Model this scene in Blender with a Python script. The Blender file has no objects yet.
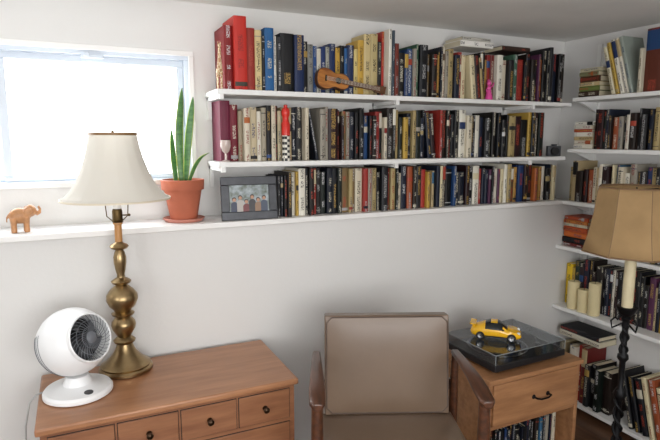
import bpy, bmesh, math, random
from mathutils import Vector, Matrix, Euler
random.seed(23)
scn = bpy.context.scene
try:
    scn.view_settings.view_transform = 'Standard'
except Exception: pass

# ------------------------------------------------------------ helpers
def lin(c):
    if isinstance(c, str):
        c = tuple(int(c[i:i+2], 16)/255 for i in (0, 2, 4))
    return tuple((x/12.92 if x <= .04045 else ((x+.055)/1.055)**2.4) for x in c)

def mat(name, col, rough=.5, metal=0, var=0.0, vscale=6, bump=0.0, bscale=80, spec=.5, stretch=(1,1,1), col2=None, coat=0):
    m = bpy.data.materials.new(name); m.use_nodes = True
    nt = m.node_tree; b = nt.nodes['Principled BSDF']
    c = lin(col)
    b.inputs['Base Color'].default_value = (*c, 1)
    b.inputs['Roughness'].default_value = rough
    b.inputs['Metallic'].default_value = metal
    b.inputs['Specular IOR Level'].default_value = spec
    b.inputs['Coat Weight'].default_value = coat
    tc = nt.nodes.new('ShaderNodeTexCoord'); mp = nt.nodes.new('ShaderNodeMapping')
    mp.inputs['Scale'].default_value = stretch
    nt.links.new(tc.outputs['Object'], mp.inputs['Vector'])
    if var > 0 or col2:
        n = nt.nodes.new('ShaderNodeTexNoise'); n.inputs['Scale'].default_value = vscale
        n.inputs['Detail'].default_value = 6; n.inputs['Roughness'].default_value = .6
        nt.links.new(mp.outputs[0], n.inputs['Vector'])
        r = nt.nodes.new('ShaderNodeValToRGB')
        r.color_ramp.elements[0].position = .35; r.color_ramp.elements[1].position = .68
        a = lin(col2) if col2 else tuple(x*(1-var) for x in c)
        r.color_ramp.elements[0].color = (*a, 1); r.color_ramp.elements[1].color = (*c, 1)
        nt.links.new(n.outputs['Fac'], r.inputs['Fac']); nt.links.new(r.outputs['Color'], b.inputs['Base Color'])
    if bump > 0:
        n2 = nt.nodes.new('ShaderNodeTexNoise'); n2.inputs['Scale'].default_value = bscale
        n2.inputs['Detail'].default_value = 4
        nt.links.new(mp.outputs[0], n2.inputs['Vector'])
        bp = nt.nodes.new('ShaderNodeBump'); bp.inputs['Strength'].default_value = bump
        bp.inputs['Distance'].default_value = .004
        nt.links.new(n2.outputs['Fac'], bp.inputs['Height']); nt.links.new(bp.outputs[0], b.inputs['Normal'])
    return m

def wood(name, c1, c2, rough=.35, axis='x', scale=5, coat=.2):
    st = {'x': (1, 9, 9), 'y': (9, 1, 9), 'z': (9, 9, 1)}[axis]
    return mat(name, c1, rough, stretch=st, vscale=scale, col2=c2, bump=.06, bscale=30, coat=coat)

def translucent(name, col, mixf=.45, var=0):
    m = bpy.data.materials.new(name); m.use_nodes = True; nt = m.node_tree
    for n in list(nt.nodes): nt.nodes.remove(n)
    o = nt.nodes.new('ShaderNodeOutputMaterial'); mx = nt.nodes.new('ShaderNodeMixShader')
    d = nt.nodes.new('ShaderNodeBsdfDiffuse'); t = nt.nodes.new('ShaderNodeBsdfTranslucent')
    c = (*lin(col), 1)
    d.inputs[0].default_value = c; t.inputs[0].default_value = c
    if var:
        tc = nt.nodes.new('ShaderNodeTexCoord'); n = nt.nodes.new('ShaderNodeTexNoise')
        n.inputs['Scale'].default_value = 9; n.inputs['Detail'].default_value = 6
        nt.links.new(tc.outputs['Object'], n.inputs['Vector'])
        r = nt.nodes.new('ShaderNodeValToRGB')
        r.color_ramp.elements[0].position = .3; r.color_ramp.elements[1].position = .7
        r.color_ramp.elements[0].color = (*[x*(1-var) for x in c[:3]], 1); r.color_ramp.elements[1].color = c
        nt.links.new(n.outputs['Fac'], r.inputs['Fac'])
        nt.links.new(r.outputs[0], d.inputs[0]); nt.links.new(r.outputs[0], t.inputs[0])
    mx.inputs[0].default_value = mixf
    nt.links.new(d.outputs[0], mx.inputs[1]); nt.links.new(t.outputs[0], mx.inputs[2]); nt.links.new(mx.outputs[0], o.inputs[0])
    return m

def clearmat(name, col=(1, 1, 1), g=.1, rough=.02):
    m = bpy.data.materials.new(name); m.use_nodes = True; nt = m.node_tree
    for n in list(nt.nodes): nt.nodes.remove(n)
    o = nt.nodes.new('ShaderNodeOutputMaterial'); mx = nt.nodes.new('ShaderNodeMixShader')
    d = nt.nodes.new('ShaderNodeBsdfTransparent'); t = nt.nodes.new('ShaderNodeBsdfGlossy')
    d.inputs[0].default_value = (*col, 1); t.inputs['Roughness'].default_value = rough
    mx.inputs[0].default_value = g
    nt.links.new(d.outputs[0], mx.inputs[1]); nt.links.new(t.outputs[0], mx.inputs[2]); nt.links.new(mx.outputs[0], o.inputs[0])
    return m

def link(o): scn.collection.objects.link(o); return o
def empty(name, loc=(0, 0, 0), rot=(0, 0, 0)):
    e = bpy.data.objects.new(name, None); e.location = loc; e.rotation_euler = rot; e.empty_display_size = .05
    return link(e)

def mk(name, bm, mats, parent=None, loc=(0, 0, 0), rot=(0, 0, 0), bevel=0, smooth=True, sub=0, ang=35, remesh=0, solid=0, bseg=2):
    bmesh.ops.recalc_face_normals(bm, faces=bm.faces)
    me = bpy.data.meshes.new(name); bm.to_mesh(me); bm.free()
    if not isinstance(mats, (list, tuple)): mats = [mats]
    for m in mats: me.materials.append(m)
    if smooth:
        me.shade_smooth()
        if not remesh and not sub: me.set_sharp_from_angle(angle=math.radians(ang))
    o = link(bpy.data.objects.new(name, me))
    o.location = loc; o.rotation_euler = rot
    if parent: o.parent = parent
    if solid:
        s = o.modifiers.new('s', 'SOLIDIFY'); s.thickness = solid; s.offset = 0
    if remesh:
        r = o.modifiers.new('r', 'REMESH'); r.mode = 'VOXEL'; r.voxel_size = remesh; r.use_smooth_shade = True
        s = o.modifiers.new('sm', 'SMOOTH'); s.iterations = 4; s.factor = .5
    if bevel:
        b = o.modifiers.new('b', 'BEVEL'); b.width = bevel; b.segments = bseg; b.limit_method = 'ANGLE'; b.angle_limit = math.radians(40)
        b.harden_normals = False
    if sub:
        s = o.modifiers.new('ss', 'SUBSURF'); s.levels = sub; s.render_levels = sub
    return o

def setmi(bm, n0, mi):
    bm.faces.ensure_lookup_table()
    for f in bm.faces[n0:]: f.material_index = mi

def box(bm, lo, hi, mi=0, M=None):
    n0 = len(bm.faces)
    c = [(a+b)/2 for a, b in zip(lo, hi)]; s = [abs(b-a) for a, b in zip(lo, hi)]
    T = Matrix.Translation(c) @ Matrix.Diagonal((*s, 1))
    if M: T = M @ T
    bmesh.ops.create_cube(bm, size=1, matrix=T); setmi(bm, n0, mi)

def lathe(bm, prof, seg=40, mi=0, M=None, phase=0):
    n0 = len(bm.faces); rings = []
    for r, z in prof:
        if r < 1e-6:
            rings.append([bm.verts.new((0, 0, z))])
        else:
            rings.append([bm.verts.new((r*math.cos(2*math.pi*i/seg+phase), r*math.sin(2*math.pi*i/seg+phase), z)) for i in range(seg)])
    for a, b in zip(rings, rings[1:]):
        for i in range(seg):
            j = (i+1) % seg
            if len(a) == 1 and len(b) == 1: continue
            if len(a) == 1: bm.faces.new((a[0], b[i], b[j]))
            elif len(b) == 1: bm.faces.new((a[i], a[j], b[0]))
            else: bm.faces.new((a[i], a[j], b[j], b[i]))
    if M:
        vs = [v for r in rings for v in r]
        bmesh.ops.transform(bm, matrix=M, verts=vs)
    setmi(bm, n0, mi)

def tube(bm, pts, rads, seg=10, mi=0, cap=True, flat=1.0):
    n0 = len(bm.faces)
    pts = [Vector(p) for p in pts]
    if not hasattr(rads, '__len__'): rads = [rads]*len(pts)
    rings = []; up = None
    for i, p in enumerate(pts):
        d = (pts[min(i+1, len(pts)-1)]-pts[max(i-1, 0)]).normalized()
        if up is None:
            up = Vector((0, 0, 1)) if abs(d.z) < .9 else Vector((0, 1, 0))
        s = d.cross(up).normalized(); up = s.cross(d).normalized()
        rings.append([bm.verts.new(p+(s*math.cos(2*math.pi*k/seg)+up*math.sin(2*math.pi*k/seg)*flat)*rads[i]) for k in range(seg)])
    for a, b in zip(rings, rings[1:]):
        for k in range(seg):
            j = (k+1) % seg; bm.faces.new((a[k], a[j], b[j], b[k]))
    if cap:
        bm.faces.new(rings[0][::-1]); bm.faces.new(rings[-1])
    setmi(bm, n0, mi)

def ell(bm, c, r, mi=0, M=None, seg=20):
    n0 = len(bm.faces)
    T = Matrix.Translation(c) @ (M if M else Matrix()) @ Matrix.Diagonal((*r, 1))
    bmesh.ops.create_uvsphere(bm, u_segments=seg, v_segments=seg//2, radius=1, matrix=T); setmi(bm, n0, mi)

def prism(bm, pts, d0, d1, mi=0, axis='y', M=None):
    n0 = len(bm.faces)
    f = {'y': lambda a, b, d: (a, d, b), 'z': lambda a, b, d: (a, b, d), 'x': lambda a, b, d: (d, a, b)}[axis]
    A = [bm.verts.new(f(a, b, d0)) for a, b in pts]; B = [bm.verts.new(f(a, b, d1)) for a, b in pts]
    bm.faces.new(A); bm.faces.new(B[::-1])
    n = len(pts)
    for i in range(n):
        j = (i+1) % n; bm.faces.new((A[i], B[i], B[j], A[j]))
    if M: bmesh.ops.transform(bm, matrix=M, verts=A+B)
    setmi(bm, n0, mi)

def new(): return bmesh.new()

# ------------------------------------------------------------ materials
M_wall = mat('wall_paint', 'dedddb', .7, var=.04, vscale=1.2, bump=.12, bscale=60)
M_ceil = mat('ceiling_paint', 'efeeeb', .8, var=.08, vscale=2.5, bump=.3, bscale=35)
M_trim = mat('white_trim_paint', 'ecebe9', .4, var=.04, vscale=4)
M_shelf = mat('white_shelf_paint', 'e8e8e6', .45, var=.05, vscale=5)
M_vinyl = mat('window_vinyl', 'd0d9e4', .35, var=.02)
M_floor = wood('floor_wood', '6b4a32', '4a3020', .4, 'y', 3)
M_glass = clearmat('window_glass', (1, 1, 1), .04)
M_black = mat('black_metal', '17171a', .45, metal=.6, var=.2, vscale=20)
M_dark = mat('dark_void', '101012', .7, var=.2)

# ------------------------------------------------------------ room
X0, X1, Y0, ZC = -1.6, 2.56, -3.6, 2.0
wx0, wx1, wz0, wz1 = -.74, .455, 1.283, 1.795
bm = new()
box(bm, (X0-.1, 0, 0), (X1, .36, 1.112))
box(bm, (X0-.1, .2, 1.112), (X1, .36, wz0))
box(bm, (X0-.1, .2, wz1), (X1, .36, ZC))
box(bm, (X0-.1, .2, wz0), (wx0, .36, wz1))
box(bm, (wx1, .2, wz0), (X1, .36, wz1))
mk('wall_back', bm, M_wall, smooth=False)
bm = new(); box(bm, (X1, Y0, 0), (X1+.1, .36, ZC)); mk('wall_right', bm, M_wall, smooth=False)
bm = new(); ly0, ly1, lz0, lz1 = -3.0, -1.6, .75, 1.8
box(bm, (X0-.1, Y0, 0), (X0, ly0, ZC)); box(bm, (X0-.1, ly1, 0), (X0, .0, ZC))
box(bm, (X0-.1, ly0, 0), (X0, ly1, lz0)); box(bm, (X0-.1, ly0, lz1), (X0, ly1, ZC))
mk('wall_left', bm, M_wall, smooth=False)
bm = new(); fx0, fx1, fz0, fz1 = -.9, 1.3, .7, 1.85
box(bm, (X0-.1, Y0-.1, 0), (fx0, Y0, ZC)); box(bm, (fx1, Y0-.1, 0), (X1+.1, Y0, ZC))
box(bm, (fx0, Y0-.1, 0), (fx1, Y0, fz0)); box(bm, (fx0, Y0-.1, fz1), (fx1, Y0, ZC))
mk('wall_front', bm, M_wall, smooth=False)
bm = new(); box(bm, (X0-.1, Y0-.1, -.1), (X1+.1, .36, 0)); mk('floor', bm, M_floor, smooth=False)
bm = new(); box(bm, (X0-.1, Y0-.1, ZC), (X1+.1, .36, ZC+.1)); mk('ceiling', bm, M_ceil, smooth=False)
bm = new(); box(bm, (X0, -.022, 1.108), (2.38, .2, 1.13)); mk('trim_1', bm, M_trim, bevel=.003)
bm = new(); box(bm, (X0, -.014, 0), (X1-.2, 0, .09)); mk('baseboard_back', bm, M_trim, bevel=.003)

w = empty('window_1', (0, .2, 0))
bm = new()
def rect_frame(bm, x0, x1, z0, z1, t, y0, y1, tb=None, tr=None, tt=None):
    tb = tb or t; tr = tr or t; tt = tt or t
    box(bm, (x0, y0, z1-tt), (x1, y1, z1)); box(bm, (x0, y0, z0), (x1, y1, z0+tb))
    box(bm, (x0, y0, z0+tb), (x0+t, y1, z1-tt)); box(bm, (x1-tr, y0, z0+tb), (x1, y1, z1-tt))
rect_frame(bm, wx0-.012, wx1+.012, wz0-.012, wz1+.012, .02, -.012, .0)
mk('casing', bm, M_trim, w, bevel=.002)
bm = new(); rect_frame(bm, wx0, wx1, wz0, wz1, .022, .01, .12, tb=.012)
mk('outer_frame', bm, M_vinyl, w, bevel=.002)
bm = new(); rect_frame(bm, -.235, wx1-.024, wz0+.012, wz1-.024, .03, .03, .06, tb=.02, tr=.026, tt=.026)
mk('sliding_sash', bm, M_vinyl, w, bevel=.003)
bm = new(); rect_frame(bm, wx0+.024, -.215, wz0+.012, wz1-.024, .03, .065, .09, tb=.02)
mk('fixed_sash', bm, M_vinyl, w, bevel=.003)
bm = new(); box(bm, (-.2, .044, wz0+.03), (wx1-.04, .047, wz1-.04)); box(bm, (wx0+.04, .076, wz0+.03), (-.22, .079, wz1-.04))
mk('pane', bm, M_glass, w, smooth=False)
bm = new(); box(bm, (.05, .005, wz1-.035), (.13, .03, wz1-.022)); box(bm, (.06, .0, wz1-.03), (.08, .01, wz1-.015))
mk('latch', bm, M_vinyl, w, bevel=.002)
w = empty('added_window_2', (0, Y0, 0)); bm = new()  # unseen window, added behind the camera as a setting for the rear fill
rect_frame(bm, fx0, fx1, fz0, fz1, .05, -.08, -.02); box(bm, (.18, -.08, fz0), (.22, -.02, fz1)); mk('frame', bm, M_vinyl, w, bevel=.003)
w = empty('added_window_3', (X0, 0, 0)); bm = new()  # unseen window, added to the left wall to bring in more light
for (a, b, c, d) in ((ly0, ly0+.05, lz0, lz1), (ly1-.05, ly1, lz0, lz1), (ly0, ly1, lz0, lz0+.05), (ly0, ly1, lz1-.05, lz1)):
    box(bm, (-.08, a, c), (-.02, b, d))
mk('frame', bm, M_vinyl, w, bevel=.003)

# ------------------------------------------------------------ shelves
SX = .512
sh = empty('bookshelf', (0, 0, 0))
bm = new()
box(bm, (SX, -.012, 1.625), (2.40, .199, 1.645)); box(bm, (SX, -.012, 1.345), (2.38, .199, 1.365))
mk('boards', bm, M_shelf, sh, bevel=.002)
bm = new()
for z in (1.625, 1.345):
    for x in (SX+.006, 1.31, 2.12):
        box(bm, (x, 0, z-.016), (x+.016, .199, z)); box(bm, (x, -.016, z-.02), (x+.018, -.006, z+.004))
        box(bm, (x, .18, z-.09), (x+.016, .199, z))
mk('brackets', bm, M_shelf, sh, bevel=.001)
rs = empty('bookshelf', (0, 0, 0))
RZ = [(.03, .05, 2.36), (.53, .55, 2.36), (.865, .885, 2.36), (1.11, 1.13, 2.365), (1.385, 1.405, 2.375), (1.65, 1.67, 2.39)]
bm = new()
for z0, z1, xf in RZ:
    yb = 0 if z1 < 1.1 else -.024
    box(bm, (xf, -1.45, z0), (X1, yb, z1))
mk('boards', bm, M_shelf, rs, bevel=.002)
bm = new()
for y in (-.04, -.72, -1.4):
    box(bm, (X1-.012, y-.012, .03), (X1, y+.012, 1.95))
    for z0, z1, xf in RZ[1:]:
        prism(bm, [(xf+.03, z0), (X1-.012, z0), (X1-.012, z0-.05)], y-.006, y+.006)
mk('brackets', bm, M_shelf, rs)

# ------------------------------------------------------------ books
def book_mat():
    m = bpy.data.materials.new('book_covers'); m.use_nodes = True; nt = m.node_tree; b = nt.nodes['Principled BSDF']
    N = nt.nodes.new; L = nt.links.new
    a1 = N('ShaderNodeAttribute'); a1.attribute_name = 'base'
    a2 = N('ShaderNodeAttribute'); a2.attribute_name = 'ink'
    u1 = N('ShaderNodeUVMap'); u1.uv_map = 'uvn'; u2 = N('ShaderNodeUVMap'); u2.uv_map = 'uvm'
    sx = N('ShaderNodeSeparateXYZ'); L(u1.outputs[0], sx.inputs[0])
    cmpn = N('ShaderNodeMath'); cmpn.operation = 'COMPARE'; cmpn.inputs[1].default_value = .5; cmpn.inputs[2].default_value = .22
    L(sx.outputs['X'], cmpn.inputs[0])
    mp = N('ShaderNodeMapping'); mp.inputs['Scale'].default_value = (170, 270, 1); L(u2.outputs[0], mp.inputs[0])
    n1 = N('ShaderNodeTexNoise'); n1.noise_dimensions = '2D'; n1.inputs['Scale'].default_value = 1; n1.inputs['Detail'].default_value = 1; L(mp.outputs[0], n1.inputs['Vector'])
    g1 = N('ShaderNodeMath'); g1.operation = 'GREATER_THAN'; g1.inputs[1].default_value = .5; L(n1.outputs[0], g1.inputs[0])
    mp2 = N('ShaderNodeMapping'); mp2.inputs['Scale'].default_value = (.01, 16, 1); L(u2.outputs[0], mp2.inputs[0])
    n2 = N('ShaderNodeTexNoise'); n2.noise_dimensions = '2D'; n2.inputs['Scale'].default_value = 1; n2.inputs['Detail'].default_value = 0; L(mp2.outputs[0], n2.inputs['Vector'])
    g2 = N('ShaderNodeMath'); g2.operation = 'GREATER_THAN'; g2.inputs[1].default_value = .5; L(n2.outputs[0], g2.inputs[0])
    m1 = N('ShaderNodeMath'); m1.operation = 'MULTIPLY'; L(g1.outputs[0], m1.inputs[0]); L(g2.outputs[0], m1.inputs[1])
    m2 = N('ShaderNodeMath'); m2.operation = 'MULTIPLY'; L(m1.outputs[0], m2.inputs[0]); L(cmpn.outputs[0], m2.inputs[1])
    m3 = N('ShaderNodeMath'); m3.operation = 'MULTIPLY'; m3.inputs[1].default_value = .85; L(m2.outputs[0], m3.inputs[0])
    mx = N('ShaderNodeMix'); mx.data_type = 'RGBA'; L(m3.outputs[0], mx.inputs['Factor']); L(a1.outputs['Color'], mx.inputs['A']); L(a2.outputs['Color'], mx.inputs['B'])
    L(mx.outputs['Result'], b.inputs['Base Color']); b.inputs['Roughness'].default_value = .5
    b.inputs['Specular IOR Level'].default_value = .35
    return m
M_book = book_mat()
PAGE = lin('cfc5ab')
class Books:
    def __init__(s): s.v = []; s.f = []; s.b = []; s.i = []; s.n = []; s.m = []
    def face(s, pts, base, ink=None, un=None, um=None):
        k = len(s.v); s.v += [tuple(p) for p in pts]; s.f.append(list(range(k, k+len(pts))))
        ink = ink or base
        for q in range(len(pts)):
            s.b += [*base, 1]; s.i += [*ink, 1]
            s.n += list(un[q] if un else (0, 0)); s.m += list(um[q] if um else (0, 0))
    def add(s, O, U, V, W, w, h, d, base, ink, label=None, labcol=None):
        O = Vector(O); U = Vector(U); V = Vector(V); W = Vector(W)
        P = lambda u, v, z: O+U*u+V*v+W*z
        c = min(.0022, w*.15); e = min(.004, w*.2)
        out = [(0, d), (0, e), (w*.22, e*.15), (w*.5, 0), (w*.78, e*.15), (w, e), (w, d)]
        inn = [(c, d), (c, e+.003), (w*.25, e+.003), (w*.5, e+.003), (w*.75, e+.003), (w-c, e+.003), (w-c, d)]
        r1, r2 = random.random()*50, random.random()*50
        for k in range(6):
            a, b2 = out[k], out[k+1]
            pts = [P(*a, 0), P(*b2, 0), P(*b2, h), P(*a, h)]
            sp = 1 <= k <= 4
            un = [(a[0]/w, 0), (b2[0]/w, 0), (b2[0]/w, 1), (a[0]/w, 1)]
            um = [(a[0]+r1, r2), (b2[0]+r1, r2), (b2[0]+r1, h+r2), (a[0]+r1, h+r2)]
            s.face(pts, base, ink if sp else None, un, um)
            ia, ib = inn[k], inn[k+1]
            s.face([P(*a, h), P(*b2, h), P(*ib, h), P(*ia, h)], base)
            s.face([P(*a, 0), P(*b2, 0), P(*ib, 0), P(*ia, 0)], base)
            if k in (0, 5): s.face([P(*ia, 0), P(*ib, 0), P(*ib, h), P(*ia, h)], base)
        pz0, pz1, v0, v1, u0, u1 = .002, h-.003, e+.003, d-.003, c, w-c
        q = [(u0, v0), (u1, v0), (u1, v1), (u0, v1)]
        s.face([P(a, b2, pz1) for a, b2 in q], PAGE); s.face([P(a, b2, pz0) for a, b2 in q], PAGE)
        s.face([P(u0, v1, pz0), P(u1, v1, pz0), P(u1, v1, pz1), P(u0, v1, pz1)], PAGE)
        if label:
            for (za, zb, col) in label:
                za *= h; zb *= h
                ks = [(.0, e), (w*.22, e*.15), (w*.5, 0), (w*.78, e*.15), (w, e)]
                for k in range(4):
                    a, b2 = ks[k], ks[k+1]; o = .0005
                    s.face([P(a[0], a[1]-o, za), P(b2[0], b2[1]-o, za), P(b2[0], b2[1]-o, zb), P(a[0], a[1]-o, zb)], col)
    def build(s, name):
        me = bpy.data.meshes.new(name); me.from_pydata(s.v, [], s.f)
        A = me.color_attributes.new('base', 'FLOAT_COLOR', 'CORNER'); A.data.foreach_set('color', s.b)
        A = me.color_attributes.new('ink', 'FLOAT_COLOR', 'CORNER'); A.data.foreach_set('color', s.i)
        A = me.uv_layers.new(name='uvn'); A.data.foreach_set('uv', s.n)
        A = me.uv_layers.new(name='uvm'); A.data.foreach_set('uv', s.m)
        me.materials.append(M_book); me.update()
        return link(bpy.data.objects.new(name, me))

DARK = ['0a0a0c', '101218', '15110f', '0c1220', '220d10', '0e1712', '1b1b1e', '08080a', '121a2c', '1f1713']
LIGHT = ['c6bda8', 'd8d4c6', 'b09d78', 'a08e62', 'c6c0b2', 'cdc19e', '928c80']
ACC = ['82231f', '902c24', '20406c', '305640', 'a67e3c', '502a46', '92492a', '2f5a78', 'b0903e', '641e1c', '594632', '74603f', '1c345e', 'a65c2e', '3d5e4c', '982a25', '284678']
def pick(wd, wl, wa):
    r = random.random()*(wd+wl+wa)
    return random.choice(DARK if r < wd else (LIGHT if r < wd+wl else ACC))
def inkfor(c):
    l = sum(lin(c))/3
    if l < .15: return lin(random.choice(['c8c2b0', 'ac8c4a', 'c4c4c4', '9c9c9c', 'a04030', 'bcb6a4']))
    return lin(random.choice(['141414', '7c2420', '1e2e54', '222222', '3a342c']))
def labels(c):
    r = random.random(); col = inkfor(c) if random.random() < .5 else lin(pick(2, 2, 2))
    if r < .12: z = random.uniform(.55, .75); return [(z, z+random.uniform(.08, .16), col)]
    if r < .26: return [(.08, .095, col), (.89, .905, col)]
    if r < .38: z = random.uniform(.03, .08); return [(z, z+.06, col)]
    if r < .42: return [(.66, .97, col)]
    return None
def row(B, start, length, z, hr, segs, O=lambda t, v, z: (t, v, z), U=(1, 0, 0), V=(0, 1, 0), heroes=(), vmin=.012, maxd=.175, wr=(.011, .032), jit=.03, push=(), depth=.195, pl=.04):
    t = 0; k = 0; prev = 0; U = Vector(U)
    while True:
        hero = k < len(heroes)
        if hero:
            wd, h, c = heroes[k][:3]; k += 1
        else:
            fr = t/length; seg = [s for s in segs if fr <= s[0]]; s = seg[0] if seg else segs[-1]
            wd = random.uniform(*wr) if random.random() < .85 else random.uniform(wr[1], wr[1]*1.5)
            hh = s[4] if len(s) > 4 else hr
            h = random.uniform(*hh); c = pick(*s[1:4])
            if random.random() < .3 and prev: h = prev
        if t+wd > length: break
        v = vmin+random.random()*jit
        for pu in push:
            if pu[0] < start+t+wd and start+t < pu[1]: v = max(v, pu[2])
        d = min(maxd, depth-v-.002)
        if not hero and prev and random.random() < pl and t+wd+.05 < length:
            a = math.radians(random.uniform(5, 11)); h = min(h, prev)
            n_ = random.choice([1, 2, 3])
            t += h*math.sin(a)
            for q in range(n_):
                if q: wd = random.uniform(*wr); c = pick(*s[1:4]); h = h*random.uniform(.93, 1)
                if t+wd/math.cos(a) > length: break
                B.add(O(start+t, v, z+.0006), U*math.cos(a)+Vector((0, 0, math.sin(a))), V, -U*math.sin(a)+Vector((0, 0, math.cos(a))), wd-.0006, h, d, lin(c), inkfor(c), labels(c))
                t += wd/math.cos(a)+.001
            t += .002; prev = 0
            continue
        B.add(O(start+t, v, z+.0006), U, V, (0, 0, 1), wd-.0006, h, d, lin(c), inkfor(c), labels(c))
        t += wd+random.choice([0, 0, .0005, .001]); prev = h
    return start+t

B = Books()
# top row
H = [(.034, .245, '7a1a1c'), (.050, .28, 'b82c22'), (.034, .24, '8a2a20'), (.03, .236, 'cdb988'), (.012, .215, '141416'), (.038, .248, '1f5688'),
     (.014, .22, 'dcd8cc'), (.016, .215, '2b2c30'), (.060, .235, '0b0c10'), (.042, .232, '13244a'), (.03, .215, '141518'), (.026, .205, '848480'),
     (.016, .2, '22467a'), (.02, .19, 'd0ccbe'), (.022, .2, '172c5c'), (.018, .2, '99998f'), (.028, .215, '142852'), (.022, .2, 'b8923a'), (.02, .21, '0c0d10'), (.016, .2, '235488'), (.03, .215, '1c2a50'),
     (.02, .2, 'cdb878'), (.03, .24, 'c09a40'), (.036, .268, 'c6b382'), (.034, .272, 'b3a274'), (.02, .24, '1a1a1a'), (.012, .285, 'a83228'), (.016, .29, 'dcd8cc'), (.012, .285, '38444f'), (.02, .23, '6a2a1e')]
row(B, .557, 2.385-.557, 1.645, (.19, .24), [(.55, 3, 2, 2.5), (.75, 4, 2.5, 2.5), (.9, 5, 2.5, 2), (1, 12, .5, 0, (.25, .285))], heroes=H, push=[(.90, 1.29, .07), (1.83, 1.91, .055)])
for (x, z, w_, h_, c) in ((1.70, 1.895, .028, .2, 'e6e4de'), (1.71, 1.9235, .016, .17, 'b9b6ad'), (1.96, 1.893, .022, .18, '3a2a24')):
    B.add((x, .04, z), (0, 0, 1), (0, 1, 0), (1, 0, 0), w_, h_, .14, lin(c), inkfor(c))
# middle row
H = [(.04, .24, '641c34'), (.03, .225, '6d1828'), (.018, .2, '8f846e'), (.024, .21, 'c8bfac'), (.03, .215, 'b8aa8c'), (.02, .2, 'd2cdbf'), (.02, .215, '98917f'), (.024, .225, '0c0c0f')]
row(B, .536, 2.275-.536, 1.365, (.185, .232), [(.25, 4, 3, 2), (.42, 7, 2, 2), (.52, 5, 3, 2), (.66, 10, 1, 2), (.82, 7, 2, 2.5), (1, 10, 1, 1.5)], heroes=H, push=[(.49, .58, .05), (.77, .86, .05)])
# ledge row
row(B, .768, 2.36-.768, 1.13, (.165, .202), [(.2, 10, 1, 2), (.38, 3, 4, 2), (.5, 6, 2, 3), (1, 5, 3, 3.5)], wr=(.011, .027), pl=.02)
B.build('books')

B = Books()
OR = lambda xf: (lambda t, v, z: (xf+v, -t, z))
UR = (0, -1, 0); VR = (1, 0, 0)
def stack(B, t0, xf, z, items, v=.02, dep=.15):
    for th, ln, c in items:
        B.add((xf+v+random.random()*.012, -t0-random.random()*.01, z+.0005), (0, 0, 1), VR, (0, -1, 0), th-.0006, ln, dep, lin(c), inkfor(c), labels(c)); z += th
def lean(B, t0, xf, z, w_, h, ang, c, v=.02, dep=.15):
    a = math.radians(ang)
    B.add((xf+v, -t0, z+.0006), (0, -math.cos(a), math.sin(a)), VR, (0, math.sin(a), math.cos(a)), w_, h, dep, lin(c), inkfor(c), labels(c))
xf = 2.39; z = 1.67
stack(B, .035, xf, z, [(.03, .12, '3a2a20'), (.025, .12, '6a7840'), (.02, .115, 'c0ab80'), (.03, .12, '4a3020'), (.022, .11, '7a7a5a'), (.018, .115, 'bcb598')], dep=.14)
for i, (w_, h, c) in enumerate([(.02, .24, 'd2caae'), (.018, .26, 'b89a48'), (.022, .27, 'dad6c8'), (.02, .275, 'd0caba'), (.018, .28, '8f9890')]):
    lean(B, .235+i*.024, xf, z, w_, h, 16, c)
row(B, .37, .95, z, (.2, .27), [(1, 2, 4, 2)], OR(xf), UR, VR, heroes=[(.018, .2, 'bfb8a4'), (.085, .285, '5a2a1c'), (.02, .24, '8a8a84'), (.02, .23, '3b3b3b'), (.03, .25, 'c8c3b4')], maxd=.15, depth=.17, pl=0)
xf = 2.375; z = 1.405
stack(B, .035, xf, z, [(.024, .11, 'd8d2c4'), (.02, .105, 'c8c2b2'), (.02, .11, 'b09b70'), (.022, .1, 'dcd8cc'), (.016, .105, 'a03024'), (.02, .1, 'cac6bb'), (.018, .11, 'd5d1c6')], dep=.14)
row(B, .155, 1.15, z, (.15, .2), [(.25, 5, 2.5, 2), (.4, 6, 1, 2), (1, 9, 1, 1)], OR(xf), UR, VR, maxd=.15, depth=.18)
xf = 2.365; z = 1.13
row(B, .03, 1.3, z, (.16, .22), [(.15, 3, 3, 1), (.3, 3, 4, 2), (1, 5, 2, 2)], OR(xf), UR, VR, maxd=.15, depth=.19)
xf = 2.36; z = .885
stack(B, .01, xf, z, [(.018, .15, '5a1a14'), (.03, .16, '101014'), (.03, .15, 'c06228'), (.028, .15, 'ac4a22'), (.016, .14, 'ccc2aa'), (.02, .15, 'bd7436'), (.02, .15, 'a04426')], v=.03, dep=.14)
row(B, .19, 1.1, z, (.15, .19), [(.5, 6, 1, 2), (1, 4, 2, 3)], OR(xf), UR, VR, maxd=.14, depth=.19)
z = .55
row(B, .008, 1.35, z, (.2, .27), [(.3, 10, .6, 1), (1, 5, 2, 4)], OR(xf), UR, VR, heroes=[(.04, .225, 'dcb828'), (.018, .21, 'a88a34'), (.03, .25, '1c2c22')], vmin=.078, maxd=.11, depth=.195, jit=.008)
z = .05
row(B, .03, .34, z, (.22, .33), [(1, 5, 1.5, 3)], OR(xf), UR, VR, maxd=.15, depth=.19, wr=(.015, .035))
for i in range(9):
    c = pick(4, 3, 3); lean(B, .40+i*.036+.09, xf, z, random.uniform(.02, .032), random.uniform(.26, .34), 14, c)
row(B, .80, .55, z, (.22, .33), [(1, 4, 2, 3)], OR(xf), UR, VR, maxd=.15, depth=.19, wr=(.015, .035))
stack(B, .04, xf, .385, [(.03, .25, 'c8c2b0'), (.024, .24, '202024')], dep=.14)
B.build('books')

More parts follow.
